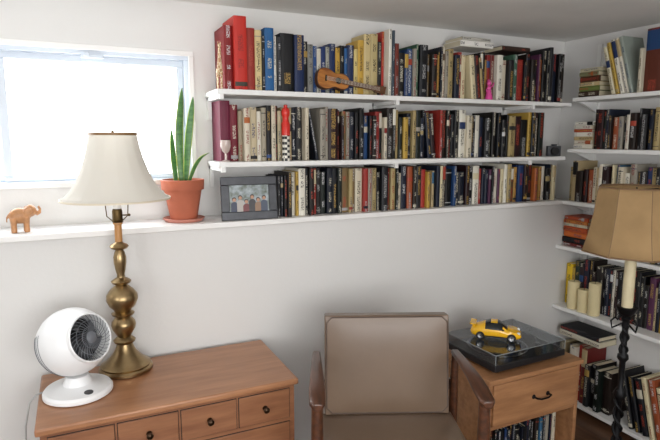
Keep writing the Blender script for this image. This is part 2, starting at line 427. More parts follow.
# ------------------------------------------------------------ table lamp
M_brass = mat('aged_brass', 'a8906a', .32, metal=1, var=.35, vscale=12)
M_brassd = mat('dark_brass', '6a5638', .35, metal=1, var=.3)
M_amber = mat('amber_tube', 'c08a50', .35, var=.2)
M_shade = translucent('linen_shade', 'ece9e2', .42)
M_gold = mat('shade_trim', '8a6a45', .5, var=.2)
M_bulb = mat('frosted_bulb', 'f2f0ea', .3)
L = empty('table_lamp', (.126, -.108, .6305))
prof = [(0, 0), (.086, 0), (.092, .004), (.092, .012), (.084, .018), (.086, .024), (.072, .032), (.062, .042), (.050, .055), (.038, .07), (.031, .085), (.027, .1), (.036, .106), (.038, .113), (.032, .119),
        (.023, .126), (.029, .138), (.039, .155), (.042, .17), (.039, .182), (.029, .194), (.023, .2), (.037, .206), (.039, .212), (.027, .218), (.031, .226), (.045, .24), (.0535, .262), (.052, .28), (.040, .297), (.027, .308), (.019, .316),
        (.031, .322), (.034, .329), (.027, .335), (.014, .342), (.013, .352), (.017, .37), (.021, .395), (.0215, .415), (.017, .432), (.013, .44), (.027, .446), (.032, .453), (.027, .46), (.014, .466), (.012, .47), (0, .47)]
bm = new(); lathe(bm, prof, 56); mk('brass_column', bm, M_brass, L, ang=50)
bm = new(); lathe(bm, [(0, .468), (.0125, .468), (.0125, .53), (.016, .532), (.016, .538), (0, .538)], 28); mk('tube', bm, M_amber, L)
bm = new(); lathe(bm, [(0, .538), (.018, .538), (.02, .545), (.017, .55), (.017, .578), (.014, .585), (0, .585)], 28)
tube(bm, [(.015, 0, .562), (.036, -.004, .562)], .0025); ell(bm, (.038, -.004, .562), (.005, .005, .005))
for s in (-1, 1):
    tube(bm, [(s*.018, 0, .545), (s*.034, 0, .56), (s*.038, 0, .62), (s*.038, 0, .74), (s*.03, 0, .81), (s*.012, 0, .84), (0, 0, .842)], .0018, 8)
mk('socket_and_harp', bm, M_brassd, L)
bm = new(); lathe(bm, [(.012, .585), (.014, .6), (.028, .635), (.032, .66), (.026, .685), (.012, .698), (0, .7)], 28); mk('bulb', bm, M_bulb, L)
def shade_profile(seg, prof, scallop, n):
    bm = new(); rings = []
    for r, z in prof:
        rings.append([bm.verts.new(((r*(1-scallop*abs(math.sin(n*math.pi*i/seg))))*math.cos(2*math.pi*i/seg), (r*(1-scallop*abs(math.sin(n*math.pi*i/seg))))*math.sin(2*math.pi*i/seg), z)) for i in range(seg)])
    for a, b in zip(rings, rings[1:]):
        for i in range(seg): bm.faces.new((a[i], a[(i+1) % seg], b[(i+1) % seg], b[i]))
    return bm
P = [(.076, .842), (.078, .83), (.083, .80), (.093, .76), (.107, .72), (.125, .68), (.146, .648), (.164, .63), (.178, .62)]
bm = shade_profile(128, P, .012, 16); mk('shade', bm, M_shade, L, solid=.0016, ang=60)
bm = new(); lathe(bm, [(.0755, .836), (.0785, .836), (.0785, .845), (.0755, .845), (.0755, .836)], 64)
mk('shade_trim_top', bm, M_gold, L)
bm = new(); lathe(bm, [(.1765, .617), (.1795, .617), (.1795, .623), (.1765, .623), (.1765, .617)], 96)
mk('shade_trim_bottom', bm, mat('cream_trim', 'd8cdb8', .6), L)
bm = new()
for k in range(3):
    a = k*2.094; tube(bm, [(0, 0, .842), (.076*math.cos(a), .076*math.sin(a), .842)], .0018, 6)
lathe(bm, [(0, .838), (.010, .84), (.010, .843), (.004, .846), (.005, .85), (0, .854)], 20)
mk('spider_and_finial', bm, M_brassd, L)

# ------------------------------------------------------------ dresser
M_cherry = wood('cherry_wood', 'b07e5a', '986847', .36, 'x', 3.5, .15)
M_cherry2 = wood('cherry_wood_front', '9a6a4a', '7f5238', .4, 'x', 4, .1)
M_knob = mat('dark_knob', '3a2a1c', .3, metal=.8)
D = empty('dresser', (0, 0, 0))
dx0, dx1, dy0, dy1, dz = -.15, .662, -.445, -.03, .63
bm = new(); box(bm, (dx0, dy0, dz-.022), (dx1, dy1, dz)); mk('top', bm, M_cherry, D, bevel=.006, bseg=3)
bm = new(); box(bm, (dx0+.012, dy0+.014, .1), (dx1-.012, dy1-.005, dz-.022)); mk('carcass', bm, M_cherry2, D, bevel=.002)
bm = new(); kb = new(); gp = new()
n = 4; W = (dx1-dx0-.024-.03)/n
def knob(x, z):
    T = Matrix.Translation((x, dy0+.008, z)) @ Matrix.Rotation(math.radians(90), 4, 'X')
    lathe(kb, [(0, 0), (.009, 0), (.006, .006), (.005, .012), (.010, .016), (.0105, .021), (.006, .025), (0, .026)], 20, M=T)
for k in range(n):
    a = dx0+.012+.015+k*W
    box(gp, (a+.003, dy0+.0125, dz-.141), (a+W-.003, dy0+.02, dz-.033))
    box(bm, (a+.005, dy0+.009, dz-.139), (a+W-.005, dy0+.02, dz-.035))
    knob(a+W/2, dz-.087)
for r in range(2):
    zt = dz-.152-r*.19
    for k in range(2):
        a = dx0+.027+k*W*2
        box(gp, (a+.003, dy0+.0125, zt-.183), (a+2*W-.003, dy0+.02, zt-.003)); box(bm, (a+.005, dy0+.009, zt-.181), (a+2*W-.005, dy0+.02, zt-.005))
        for q in (.5, 1.5): knob(a+W*q, zt-.09)
mk('drawer_gaps', gp, M_dark, D, smooth=False)
mk('drawers', bm, M_cherry2, D, bevel=.0015); mk('knobs', kb, M_knob, D)
bm = new()
for x in (dx0+.04, dx1-.04):
    for y in (dy0+.05, dy1-.04): lathe(bm, [(0, 0), (.014, 0), (.022, .06), (.026, .1), (0, .1)], 20, M=Matrix.Translation((x, y, 0)))
mk('legs', bm, M_cherry2, D)

# ------------------------------------------------------------ fan
M_wp = mat('white_plastic', 'eeeff0', .3, var=.02)
M_gr = mat('grey_plastic', '3a3c40', .4)
F = empty('desk_fan', (-.032, -.235, .6305))
bm = new(); lathe(bm, [(0, 0), (.1, 0), (.106, .004), (.106, .014), (.1, .022), (.06, .028), (.045, .036), (.04, .05), (.034, .062), (0, .066)], 56)
mk('base', bm, M_wp, F)
bm = new(); lathe(bm, [(0, .0), (.014, 0), (.014, .003), (0, .003)], 24, M=Matrix.Translation((.03, -.07, .0235)) @ Matrix.Rotation(.1, 4, 'X')); mk('button', bm, M_gr, F)
nrm = Vector((.62, -.74, .32)).normalized()
q = nrm.to_track_quat('Z', 'Y'); R0 = .109
hd = empty('head', (-.006, 0, .176)); hd.parent = F; hd.rotation_mode = 'QUATERNION'; hd.rotation_quaternion = q
pr = []
for k in range(0, 25):
    a = math.radians(180-k*(180-46)/24); pr.append((R0*math.sin(a), R0*math.cos(a)))
pr += [(.079, .081), (.078, .087), (.0745, .089), (.072, .086), (.071, .07), (.071, .03)]
pr[0] = (0, -R0)
bm = new(); lathe(bm, pr, 64); mk('housing', bm, M_wp, hd)
bm = new(); lathe(bm, [(0, .03), (.0705, .03)], 48); mk('cavity', bm, M_dark, hd)
bm = new()
for k in range(5):
    a0 = k*2*math.pi/5
    vs = []
    for i in range(5):
        for j, rr in enumerate((.016, .063)):
            a = a0+i*.2+(.25 if j else 0); vs.append(bm.verts.new((rr*math.cos(a), rr*math.sin(a), .038+i*.006)))
    for i in range(4): bm.faces.new((vs[2*i], vs[2*i+1], vs[2*i+3], vs[2*i+2]))
lathe(bm, [(0, .073), (.018, .068), (.018, .038)], 24)
mk('blades', bm, M_gr, hd, solid=.001)
bm = new()
M_grill = mat('grille_grey', '6a6d73', .4)
for k in range(32):
    a = k*2*math.pi/32
    tube(bm, [(r*math.cos(a+s), r*math.sin(a+s), .092-.8*r*r) for r, s in ((.017, 0), (.03, .12), (.045, .28), (.06, .42), (.072, .55))], .0009, 5)
for r in (.034, .054):
    pts = [(r*math.cos(t*2*math.pi/40), r*math.sin(t*2*math.pi/40), .092-.8*r*r) for t in range(41)]; tube(bm, pts, .0009, 5)
lathe(bm, [(0, .097), (.012, .096), (.018, .092), (.018, .088), (0, .088)], 28)
mk('grille', bm, M_grill, hd)
bm = new()
for k in range(7):
    a = math.radians(100+k*7); r = R0*math.sin(a)+.0004; z = R0*math.cos(a)
    pts = [(r*math.cos(t), r*math.sin(t), z) for t in [math.radians(150+ i*5) for i in range(25)]]; tube(bm, pts, .0011, 5)
mk('rear_vents', bm, M_grill, hd)
bm = new(); tube(bm, [(-.14, -.2, .636), (-.155, -.21, .637), (-.175, -.225, .62), (-.19, -.24, .55), (-.2, -.22, .4), (-.24, -.2, .2), (-.25, -.18, .004)], .003, 8)
tube(bm, [(-.1, -.2, .638), (-.14, -.2, .636)], .003, 8)
mk('cord', bm, mat('cord_grey', 'a8a8a6', .5), F, loc=(.032, .235, -.6305))

# ------------------------------------------------------------ ledge things
M_ele = mat('carved_wood', 'c08a5c', .4, var=.3, vscale=40)
bm = new()
ell(bm, (0, 0, .055), (.038, .023, .027)); ell(bm, (.036, 0, .070), (.021, .018, .021))
for x, y in ((-.022, -.012), (-.022, .012), (.02, -.012), (.02, .012)):
    tube(bm, [(x, y, .0), (x, y, .02), (x, y, .05)], [.0105, .0095, .013], 12)
tube(bm, [(.048, 0, .068), (.06, 0, .058), (.067, 0, .062), (.069, 0, .074), (.063, 0, .084)], [.009, .007, .006, .005, .0045], 10)
tube(bm, [(-.035, 0, .062), (-.043, 0, .052), (-.044, 0, .035)], [.003, .0025, .003], 8)
for s in (-1, 1):
    ell(bm, (.026, s*.021, .068), (.014, .004, .018)); tube(bm, [(.048, s*.009, .062), (.06, s*.012, .058)], [.003, .002], 8)
bmesh.ops.scale(bm, vec=(.93, 1, 1.05), verts=bm.verts)
mk('elephant_figurine', bm, M_ele, remesh=.0022, loc=(-.182, .06, 1.1305), rot=(0, 0, .15))

M_terra = mat('terracotta', 'b8664a', .75, var=.15, vscale=12, bump=.1)
M_sauc = mat('terracotta_saucer', 'c58474', .7, var=.12)
M_leaf = mat('snake_plant_leaf', '5a8a4a', .4, col2='3a6838', vscale=30, stretch=(1, 1, 3))
M_edge = mat('leaf_edge', 'a9b85a', .5)
S = empty('potted_snake_plant', (.388, .095, 1.1305))
bm = new(); lathe(bm, [(0, 0), (.072, 0), (.082, .012), (.079, .014), (.070, .006), (0, .005)], 48); mk('saucer', bm, M_sauc, S)
bm = new(); lathe(bm, [(0, .006), (.052, .006), (.073, .125), (.082, .126), (.0845, .165), (.078, .166), (.074, .15), (0, .15)], 48); mk('pot', bm, M_terra, S)
bm = new(); lathe(bm, [(0, .153), (.075, .151)], 32); mk('soil', bm, mat('soil', '33251b', .95, var=.4, vscale=60, bump=1), S)
bm = new()
def leaf(bm, base, tip, wid, bend, ang):
    b = Vector(base); t = Vector(tip)
    rows = []; N = 20
    for i in range(N+1):
        s = i/N; p = b.lerp(t, s)+Vector(bend)*math.sin(s*math.pi)
        an = ang+s*.5
        side = Vector((math.cos(an), math.sin(an), 0)); nn = Vector((-math.sin(an), math.cos(an), 0))
        wv = wid*(.62+.42*math.sin(min(1, s*1.6)*math.pi/2)) * ((1-s**6)**.8 if s < 1 else 0)+.0004
        rows.append([bm.verts.new(p+side*wv*u+nn*(.25*wid*abs(u))) for u in (-1, -.82, 0, .82, 1)])
    for a, c in zip(rows, rows[1:]):
        for k in range(4):
            f = bm.faces.new((a[k], a[k+1], c[k+1], c[k])); f.material_index = 1 if k in (0, 3) else 0
leaf(bm, (-.004, -.005, .15), (.012, -.01, .52), .0155, (-.010, 0, 0), -.1)
leaf(bm, (.014, .01, .15), (.058, .02, .49), .014, (-.004, 0, 0), -.5)
leaf(bm, (.022, -.012, .15), (.104, -.03, .27), .010, (-.004, 0, .025), .2)
leaf(bm, (-.022, .012, .15), (-.03, .02, .36), .012, (-.002, 0, 0), .2)
mk('leaves', bm, [M_leaf, M_edge], S, solid=.002, ang=60)

# picture frame
FR = empty('picture_frame', (.635, -.004, 1.1315), (math.radians(-7), 0, math.radians(-4)))
M_fr = mat('pewter_frame', '45474c', .4, metal=.3, var=.3, vscale=25)
bm = new()
w2, h2, t2 = .115, .175, .034
for lo, hi in (((-w2, 0, 0), (w2, .014, t2)), ((-w2, 0, h2-t2), (w2, .014, h2)), ((-w2, 0, t2), (-w2+t2, .014, h2-t2)), ((w2-t2, 0, t2), (w2, .014, h2-t2))): box(bm, lo, hi)
mk('moulding', bm, M_fr, FR, bevel=.003)
bm = new(); box(bm, (-w2+t2-.002, .006, t2-.002), (w2-t2+.002, .012, h2-t2+.002)); mk('photo_print', bm, mat('photo_paper', 'a9b4bc', .3, col2='4f5a4c', vscale=30), FR, smooth=False)
bm = new()
cols = ['26304a', 'a8a29c', '6a2c2e', '2c2c30', '8a6c54', '3a4458']
zo = [.004, .012, -.004, .014, .002, .009]
for i in range(6):
    x = -.062+i*.0245; zz = t2-.002
    out = [(x-.014, zz), (x+.014, zz)]+[(x+.014*math.cos(k*math.pi/8), zz+.026+zo[i]+.012*math.sin(k*math.pi/8)) for k in range(9)]
    prism(bm, out, .0050-.0001*i, .006, mi=i)
    lathe(bm, [(0, .0005), (.0088, .0005), (.0088, -.0005)], 16, mi=7, M=Matrix.Translation((x, .0052, zz+.048+zo[i])) @ Matrix.Rotation(math.pi/2, 4, 'X'))
    lathe(bm, [(0, .001), (.0068, .001), (.0068, 0)], 16, mi=6, M=Matrix.Translation((x, .0046, zz+.0455+zo[i])) @ Matrix.Rotation(math.pi/2, 4, 'X'))
mk('printed_figures', bm, [mat('print_%d' % i, c, .4) for i, c in enumerate(cols)]+[mat('print_skin', 'b08468', .4), mat('print_hair', '2c1f18', .4)], FR, smooth=False)
bm = new(); box(bm, (-.02, .014, .0), (.02, .055, .006)); box(bm, (-.02, .014, .006), (.02, .018, .12)); mk('easel_back', bm, M_dark, FR)

# giraffe figurine
bm = new()
ell(bm, (0, 0, .062), (.022, .011, .013), M=Matrix.Rotation(-.25, 4, 'Y'))
for x in (-.014, .014):
    for y in (-.006, .006): tube(bm, [(x, y, 0), (x, y, .03), (x*.9, y, .06)], [.003, .0028, .005], 8)
tube(bm, [(.012, 0, .062), (.016, 0, .072), (.022, 0, .1), (.026, 0, .135)], [.010, .009, .006, .0045], 10)
ell(bm, (.032, 0, .138), (.012, .006, .006), M=Matrix.Rotation(.4, 4, 'Y'))
for s in (-1, 1): tube(bm, [(.025, s*.003, .14), (.024, s*.004, .152)], [.0018, .0018], 6)
tube(bm, [(-.02, 0, .066), (-.027, 0, .045)], [.002, .002], 6)
bmesh.ops.scale(bm, vec=(1.15, 1.15, 1.15), verts=bm.verts)
M_gir = bpy.data.materials.new('giraffe_hide'); M_gir.use_nodes = True; nt = M_gir.node_tree
v = nt.nodes.new('ShaderNodeTexVoronoi'); v.feature = 'DISTANCE_TO_EDGE'; v.inputs['Scale'].default_value = 80
tc = nt.nodes.new('ShaderNodeTexCoord'); nt.links.new(tc.outputs['Object'], v.inputs['Vector'])
r = nt.nodes.new('ShaderNodeValToRGB'); r.color_ramp.elements[0].color = (*lin('d8c6a4'), 1); r.color_ramp.elements[1].color = (*lin('a87a52'), 1); r.color_ramp.elements[1].position = .12; r.color_ramp.elements[0].position = .08
nt.links.new(v.outputs['Distance'], r.inputs[0]); nt.links.new(r.outputs[0], nt.nodes['Principled BSDF'].inputs['Base Color'])
mk('giraffe_figurine', bm, M_gir, loc=(.533, .03, 1.6455), rot=(0, 0, -1.75))

# toy ukulele on top shelf
M_uk = wood('ukulele_wood', 'c0803a', '7a4218', .3, 'x', 8, .4); M_uks = mat('ukulele_side', '4a2a18', .35); M_neck = mat('ukulele_neck', '5c3a22', .4)
U_ = empty('toy_ukulele', (.937, .012, 1.660), (math.radians(-8), math.radians(8), 0))
bm = new()
out = []
for i in range(40):
    t = i/40*2*math.pi
    ca = math.cos(t); x = .075-.078*ca
    rr = .050+.008*math.cos(2*t)+.009*ca
    wv = rr*abs(math.sin(t))**.85*(1-.28*math.exp(-((x-.085)/.022)**2))
    out.append((x, .055+(wv if math.sin(t) >= 0 else -wv)))
prism(bm, out, 0, .024, mi=1); prism(bm, [(a*.96+.003, (b-.055)*.94+.055) for a, b in out], -.001, .0, mi=0)
lathe(bm, [(0, 0), (.014, 0), (.014, .0005)], 24, mi=2, M=Matrix.Translation((.098, -.0015, .055)) @ Matrix.Rotation(math.pi/2, 4, 'X'))
box(bm, (.035, -.005, .043), (.042, 0, .067), 2)
mk('body', bm, [M_uk, M_uks, M_dark], U_, bevel=.001)
bm = new(); box(bm, (.115, -.006, .045), (.275, .006, .065)); prism(bm, [(.275, .042), (.33, .038), (.335, .072), (.275, .068)], -.004, .005)
for x in (.29, .305, .32):
    for zz in (.036, .068): box(bm, (x-.003, -.002, zz), (x+.003, .002, zz+.007))
mk('neck', bm, M_neck, U_, bevel=.001)
bm = new()
for i in range(4): tube(bm, [(.038, -.0065, .0485+i*.0045), (.3, -.0075, .0485+i*.0045)], .0005, 5)
for i in range(9): box(bm, (.13+i*.015, -.0068, .047), (.131+i*.015, -.006, .063))
mk('strings_and_frets', bm, mat('nylon', 'd8d4c8', .4), U_)

# pink figurine
bm = new()
lathe(bm, [(0, 0), (.02, 0), (.019, .01), (.012, .035), (.009, .05), (.011, .06), (.005, .068), (0, .07)], 20)
ell(bm, (0, 0, .08), (.012, .011, .013)); tube(bm, [(-.008, 0, .06), (-.02, -.004, .048), (-.018, -.008, .035)], .0035, 8); tube(bm, [(.008, 0, .06), (.022, -.003, .07), (.026, -.004, .085)], .0035, 8)
ell(bm, (0, .004, .092), (.008, .008, .008))
mk('pink_doll_figurine', bm, mat('pink_plastic', 'e04f9c', .4, var=.15), remesh=.0018, loc=(1.865, .02, 1.6455))

# red checkered pepper mill
PM = empty('pepper_mill', (.797, .012, 1.3655))
bm = new(); lathe(bm, [(0, 0), (.018, 0), (.0185, .01), (.016, .02), (.016, .1), (.018, .104), (0, .104)], 32)
M_chk = bpy.data.materials.new('checker'); M_chk.use_nodes = True; nt = M_chk.node_tree
ck = nt.nodes.new('ShaderNodeTexChecker'); ck.inputs['Scale'].default_value = 90; ck.inputs[1].default_value = (.02, .02, .02, 1); ck.inputs[2].default_value = (.7, .68, .6, 1)
tc = nt.nodes.new('ShaderNodeTexCoord'); nt.links.new(tc.outputs['Object'], ck.inputs['Vector']); nt.links.new(ck.outputs[0], nt.nodes['Principled BSDF'].inputs['Base Color'])
mk('checkered_body', bm, M_chk, PM)
bm = new(); lathe(bm, [(0, .104), (.018, .104), (.018, .15), (.014, .16), (.012, .175), (.016, .185), (.018, .2), (.014, .212), (.007, .218), (.008, .226), (0, .23)], 32)
mk('red_top', bm, mat('red_lacquer', 'c82a20', .3), PM)
bm = new(); lathe(bm, [(0, 0), (.019, 0), (.019, .003), (.005, .008), (.004, .032), (.014, .042), (.021, .062), (.019, .085), (.0175, .085), (.019, .062), (.012, .044), (0, .038)], 28)
mg = mat('frosted_rose_glass', 'dccac2', .15); mg.node_tree.nodes['Principled BSDF'].inputs['Transmission Weight'].default_value = .35
mk('glass_goblet', bm, mg, loc=(.546, .018, 1.3655))
CM = empty('compact_camera', (2.325, .02, 1.3655), (0, 0, -.4))
bm = new(); box(bm, (-.036, -.01, 0), (.036, .018, .055)); box(bm, (-.012, -.006, .055), (.016, .014, .064)); mk('body', bm, M_gr, CM, bevel=.004)
bm = new(); lathe(bm, [(0, 0), (.022, 0), (.02, .016), (.014, .018), (0, .016)], 28, M=Matrix.Translation((0, -.01, .027)) @ Matrix.Rotation(math.pi/2, 4, 'X')); mk('lens', bm, M_dark, CM)

# ------------------------------------------------------------ outlet
O_ = empty('power_outlet', (.93, 0, .375))
bm = new(); box(bm, (-.036, -.006, -.058), (.036, 0, .058)); mk('plate', bm, mat('outlet_plastic', 'e6e3da', .4), O_, bevel=.003)
bm = new()
for z in (-.024, .024):
    for x in (-.008, .006): box(bm, (x, -.0068, z-.004), (x+.002, -.0055, z+.008))
    lathe(bm, [(0, .001), (.003, .001), (.003, 0)], 10, M=Matrix.Translation((0, -.006, z-.011)) @ Matrix.Rotation(math.pi/2, 4, 'X'))
    for x in (-.018,.018): box(bm, (x-.0008, -.0066, z-.014), (x+.0008, -.0055, z+.014))
mk('slots', bm, M_dark, O_)

# ------------------------------------------------------------ armchair
M_lea = mat('taupe_leather', '74604f', .34, var=.16, vscale=2.5, bump=.06, bscale=50)
M_seam = mat('leather_piping', '52433a', .45)
M_wal = wood('walnut', '5e3824', '3a2216', .32, 'y', 6, .3)
A = empty('armchair', (.905, -.685, 0), (0, 0, math.radians(-23.5)))
def cushion(name, size, loc, rot, puff=.012, n=14):
    bm = new(); sx, sy, sz = size
    bmesh.ops.create_cube(bm, size=1); bmesh.ops.subdivide_edges(bm, edges=bm.edges, cuts=n, use_grid_fill=True)
    for v in bm.verts:
        x, y, z = v.co*2
        if sy < sz:
            m_ = (1-x**4)*(1-z**4); v.co = Vector((x*sx/2, y*(1+puff/sy*2*m_)*sy/2, z*sz/2))
        else:
            m_ = (1-x**4)*(1-y**4); v.co = Vector((x*sx/2, y*sy/2, z*(1+puff/sz*2*m_)*sz/2))
    return mk(name, bm, M_lea, A, loc, rot, bevel=.012, bseg=3, ang=50)
tb = math.radians(-8)
cushion('back_cushion', (.452, .06, .36), (0, .225, .640), (tb, 0, 0), .01)
cushion('seat_cushion', (.476, .48, .09), (0, -.045, .428), (math.radians(-3), 0, 0), .016)
bm = new()
def piping(bm, sx, sz, y, r=.003):
    a, b, c = sx/2-.006, sz/2-.006, .02
    pts = [(-a+c, y, -b), (a-c, y, -b), (a, y, -b+c), (a, y, b-c), (a-c, y, b), (-a+c, y, b), (-a, y, b-c), (-a, y, -b+c), (-a+c, y, -b)]
    tube(bm, pts, r, 6)
piping(bm, .452, .36, -.03); piping(bm, .452, .36, .03)
mk('back_piping', bm, M_seam, A, (0, .225, .640), (tb, 0, 0))
for s, nm in ((-1, 'left'), (1, 'right')):
    bm = new(); x = s*.256
    L_ = [(-.16, .015, .668), (-.145, .024, .672), (-.08, .026, .680), (0, .023, .686), (.12, .018, .684), (.235, .014, .676)]
    rings = []
    for yy, ww, zz in L_:
        rings.append([bm.verts.new((x+a*ww, yy, zz+b)) for a, b in ((-1, -.004), (-.7, -.014), (.7, -.014), (1, -.004), (1, .004), (.7, .009), (-.7, .009), (-1, .004))])
    for a, b in zip(rings, rings[1:]):
        for k in range(8): bm.faces.new((a[k], a[(k+1) % 8], b[(k+1) % 8], b[k]))
    bm.faces.new(rings[0]); bm.faces.new(rings[-1][::-1])
    mk('arm_'+nm, bm, M_wal, A, bevel=.003)
    bm = new()
    tube(bm, [(x, -.16, 0), (x, -.14, .3), (x, -.13, .45), (x, -.12, .665)], [.014, .019, .021, .017], 14, flat=1.2)
    tube(bm, [(x, .33, 0), (x, .27, .25), (x, .235, .40), (x, .225, .665)], [.013, .017, .018, .013], 14)
    prism(bm, [(-.14, .335), (.25, .32), (.25, .385), (-.14, .405)], x-.010, x+.010, axis='x')
    mk('side_frame_'+nm, bm, M_wal, A, bevel=.002)
bm = new()
box(bm, (-.255, -.27, .345), (.255, -.245, .39)); box(bm, (-.255, .215, .30), (.255, .24, .35))
M2 = Matrix.Translation((0, .225, .625)) @ Matrix.Rotation(tb, 4, 'X')
box(bm, (-.215, .036, -.27), (-.175, .058, .17), M=M2); box(bm, (.175, .036, -.27), (.215, .058, .17), M=M2); box(bm, (-.215, .036, .13), (.215, .056, .17), M=M2); box(bm, (-.256, .036, -.1), (.256, .056, -.06), M=M2)
mk('cross_rails', bm, M_wal, A, bevel=.003)

# ------------------------------------------------------------ side table
M_oak = wood('oak_veneer', 'b08058', '926644', .4, 'x', 4, .15)
T_ = empty('side_table', (0, 0, 0))
tx0, tx1, ty0, ty1, tz = 1.44, 1.97, -.54, -.10, .5
bm = new()
box(bm, (tx0, ty0, tz-.02), (tx1, ty1, tz)); box(bm, (tx0+.008, ty0+.012, 0), (tx0+.028, ty1, tz-.02)); box(bm, (tx1-.028, ty0+.012, 0), (tx1-.008, ty1, tz-.02))
box(bm, (tx0+.028, ty1-.012, .03), (tx1-.028, ty1, tz-.02)); box(bm, (tx0+.028, ty0+.02, .05), (tx1-.028, ty1-.012, .07)); box(bm, (tx0+.028, ty0+.016, .275), (tx1-.028, ty1-.012, .292))
mk('cabinet', bm, M_oak, T_, bevel=.003)
bm = new(); box(bm, (tx0+.03, ty0+.004, .297), (tx1-.03, ty0+.02, tz-.024)); mk('drawer_front', bm, M_oak, T_, bevel=.003)
bm = new(); cx = (tx0+tx1)/2+.02
tube(bm, [(cx-.04, ty0+.004, .385), (cx-.04, ty0-.016, .385), (cx-.02, ty0-.02, .38), (cx+.02, ty0-.02, .38), (cx+.04, ty0-.016, .385), (cx+.04, ty0+.004, .385)], .004, 10)
for s in (-1, 1): ell(bm, (cx+s*.04, ty0+.003, .385), (.01, .004, .01))
mk('handle', bm, M_black, T_)
B = Books()
t = 0
while t < .43:
    wd_ = random.uniform(.006, .022); c = pick(9, 1, 1); B.add((tx0+.034+t, ty0+.06+random.random()*.02, .0706), (1, 0, 0), (0, 1, 0), (0, 0, 1), wd_, random.uniform(.14, .175), .2, lin(c), inkfor(c), labels(c)); t += wd_+.001
o = B.build('records_and_books'); o.parent = T_

# record player
M_plinth = mat('black_plinth', '1c1c1f', .3, var=.1); M_alu = mat('aluminium', 'b8b9bb', .25, metal=1)
M_lid = clearmat('smoked_acrylic', (.82, .84, .86), .14, .04)
RP = empty('record_player', (1.695, -.345, .5005), (0, 0, math.radians(2)))
bm = new()
for x in (-.17, .17):
    for y in (-.12, .12): lathe(bm, [(0, 0), (.018, 0), (.02, .012), (0, .012)], 20, M=Matrix.Translation((x, y, 0)))
box(bm, (-.205, -.155, .012), (.205, .155, .042)); mk('plinth', bm, M_plinth, RP, bevel=.004)
bm = new(); lathe(bm, [(0, .042), (.125, .042), (.13, .046), (.13, .052), (0, .052)], 56, M=Matrix.Translation((-.045, 0, 0))); mk('platter', bm, M_alu, RP)
bm = new(); lathe(bm, [(0, .0525), (.12, .0525), (.12, .054), (.045, .054), (.045, .0538), (0, .0538)], 56, M=Matrix.Translation((-.045, 0, 0))); mk('record', bm, mat('vinyl_record', '0c0c0d', .25), RP)
bm = new(); lathe(bm, [(0, .0542), (.042, .0542), (.042, .0538)], 40, M=Matrix.Translation((-.045, 0, 0))); mk('record_label', bm, mat('record_label', '5e6a72', .5), RP)
bm = new(); lathe(bm, [(0, .042), (.022, .042), (.02, .064), (0, .067)], 24, M=Matrix.Translation((.155, .08, 0)))
tube(bm, [(.155, .11, .066), (.155, .05, .068), (.15, -.03, .066), (.11, -.085, .060)], .004, 8); box(bm, (.095, -.1, .055), (.118, -.078, .064))
mk('tonearm', bm, M_alu, RP)
bm = new()
lx, ly, l0, l1 = .203, .153, .0435, .085
g = 0.0025
for lo, hi in (((-lx, -ly, l1-g), (lx, ly, l1)), ((-lx, -ly, l0), (lx, -ly+g, l1-g)), ((-lx, ly-g, l0), (lx, ly, l1-g)), ((-lx, -ly+g, l0), (-lx+g, ly-g, l1-g)), ((lx-g, -ly+g, l0), (lx, ly-g, l1-g))): box(bm, lo, hi)
mk('dust_cover', bm, M_lid, RP, smooth=False)
bm = new(); tube(bm, [(-lx, -ly, l1), (lx, -ly, l1), (lx, ly, l1), (-lx, ly, l1), (-lx, -ly, l1)], .0016, 6)
for s1 in (-1, 1):
    for s2 in (-1, 1): tube(bm, [(s1*lx, s2*ly, l0), (s1*lx, s2*ly, l1)], .0016, 6)
mk('dust_cover_edges', bm, mat('acrylic_edge', '8d9396', .15), RP)

# toy car
M_yel = mat('yellow_paint', 'f0b818', .2, coat=.6); M_cg = mat('car_glass', '1a2022', .08); M_tyre = mat('tyre', '131313', .7)
C = empty('toy_car', (1.64, -.345, .5875), (0, 0, math.radians(-44)))
st = [(-.106, .034, .026, .036, .039, .020), (-.097, .044, .018, .045, .050, .026), (-.078, .048, .014, .050, .058, .028), (-.045, .048, .014, .050, .071, .029), (-.022, .047, .014, .049, .078, .029), (.006, .0455, .014, .048, .0785, .029),
      (.028, .0455, .014, .048, .066, .031), (.048, .046, .014, .047, .051, .033), (.070, .046, .014, .046, .047, .034), (.086, .043, .014, .042, .043, .033), (.098, .038, .016, .035, .036, .028), (.106, .030, .020, .027, .0275, .02)]
bm = new(); rings = []
for x, w_, zb, zs, zr, rw in st:
    half = [(0, zb), (w_*.92, zb), (w_, zb+.35*(zs-zb)), (w_*.97, zs), (rw, zr-.003), (rw*.7, zr), (0, zr+.001)]
    full = half+[(-a, b) for a, b in half[-2:0:-1]]
    rings.append([bm.verts.new((x, a, b)) for a, b in full])
n = len(rings[0])
for i, (a, b) in enumerate(zip(rings, rings[1:])):
    for k in range(n):
        f = bm.faces.new((a[k], a[(k+1) % n], b[(k+1) % n], b[k]))
        if i in (3, 4, 5) and k in (3, 8): f.material_index = 1
        if i in (3, 5, 6) and k in (4, 5, 6, 7): f.material_index = 1
bm.faces.new(rings[0]); bm.faces.new(rings[-1])
mk('body', bm, [M_yel, M_cg], C, ang=75)
bm = new(); rm = new()
for x in (-.064, .066):
    for s in (-1, 1):
        T = Matrix.Translation((x, s*.040, .0185)) @ Matrix.Rotation(math.pi/2, 4, 'X')
        lathe(bm, [(0, -.009), (.0165, -.009), (.0185, -.007), (.0185, .007), (.0165, .009), (0, .009)], 28, M=T)
        T = Matrix.Translation((x, s*.0495, .0185)) @ Matrix.Rotation(math.pi/2*s, 4, 'X')
        lathe(rm, [(0, .001), (.004, .0), (.011, -.001), (.0115, .0012), (.0122, 0), (.0122, -.001)], 20, M=T)
mk('tyres', bm, M_tyre, C); mk('hubcaps', rm, M_alu, C)
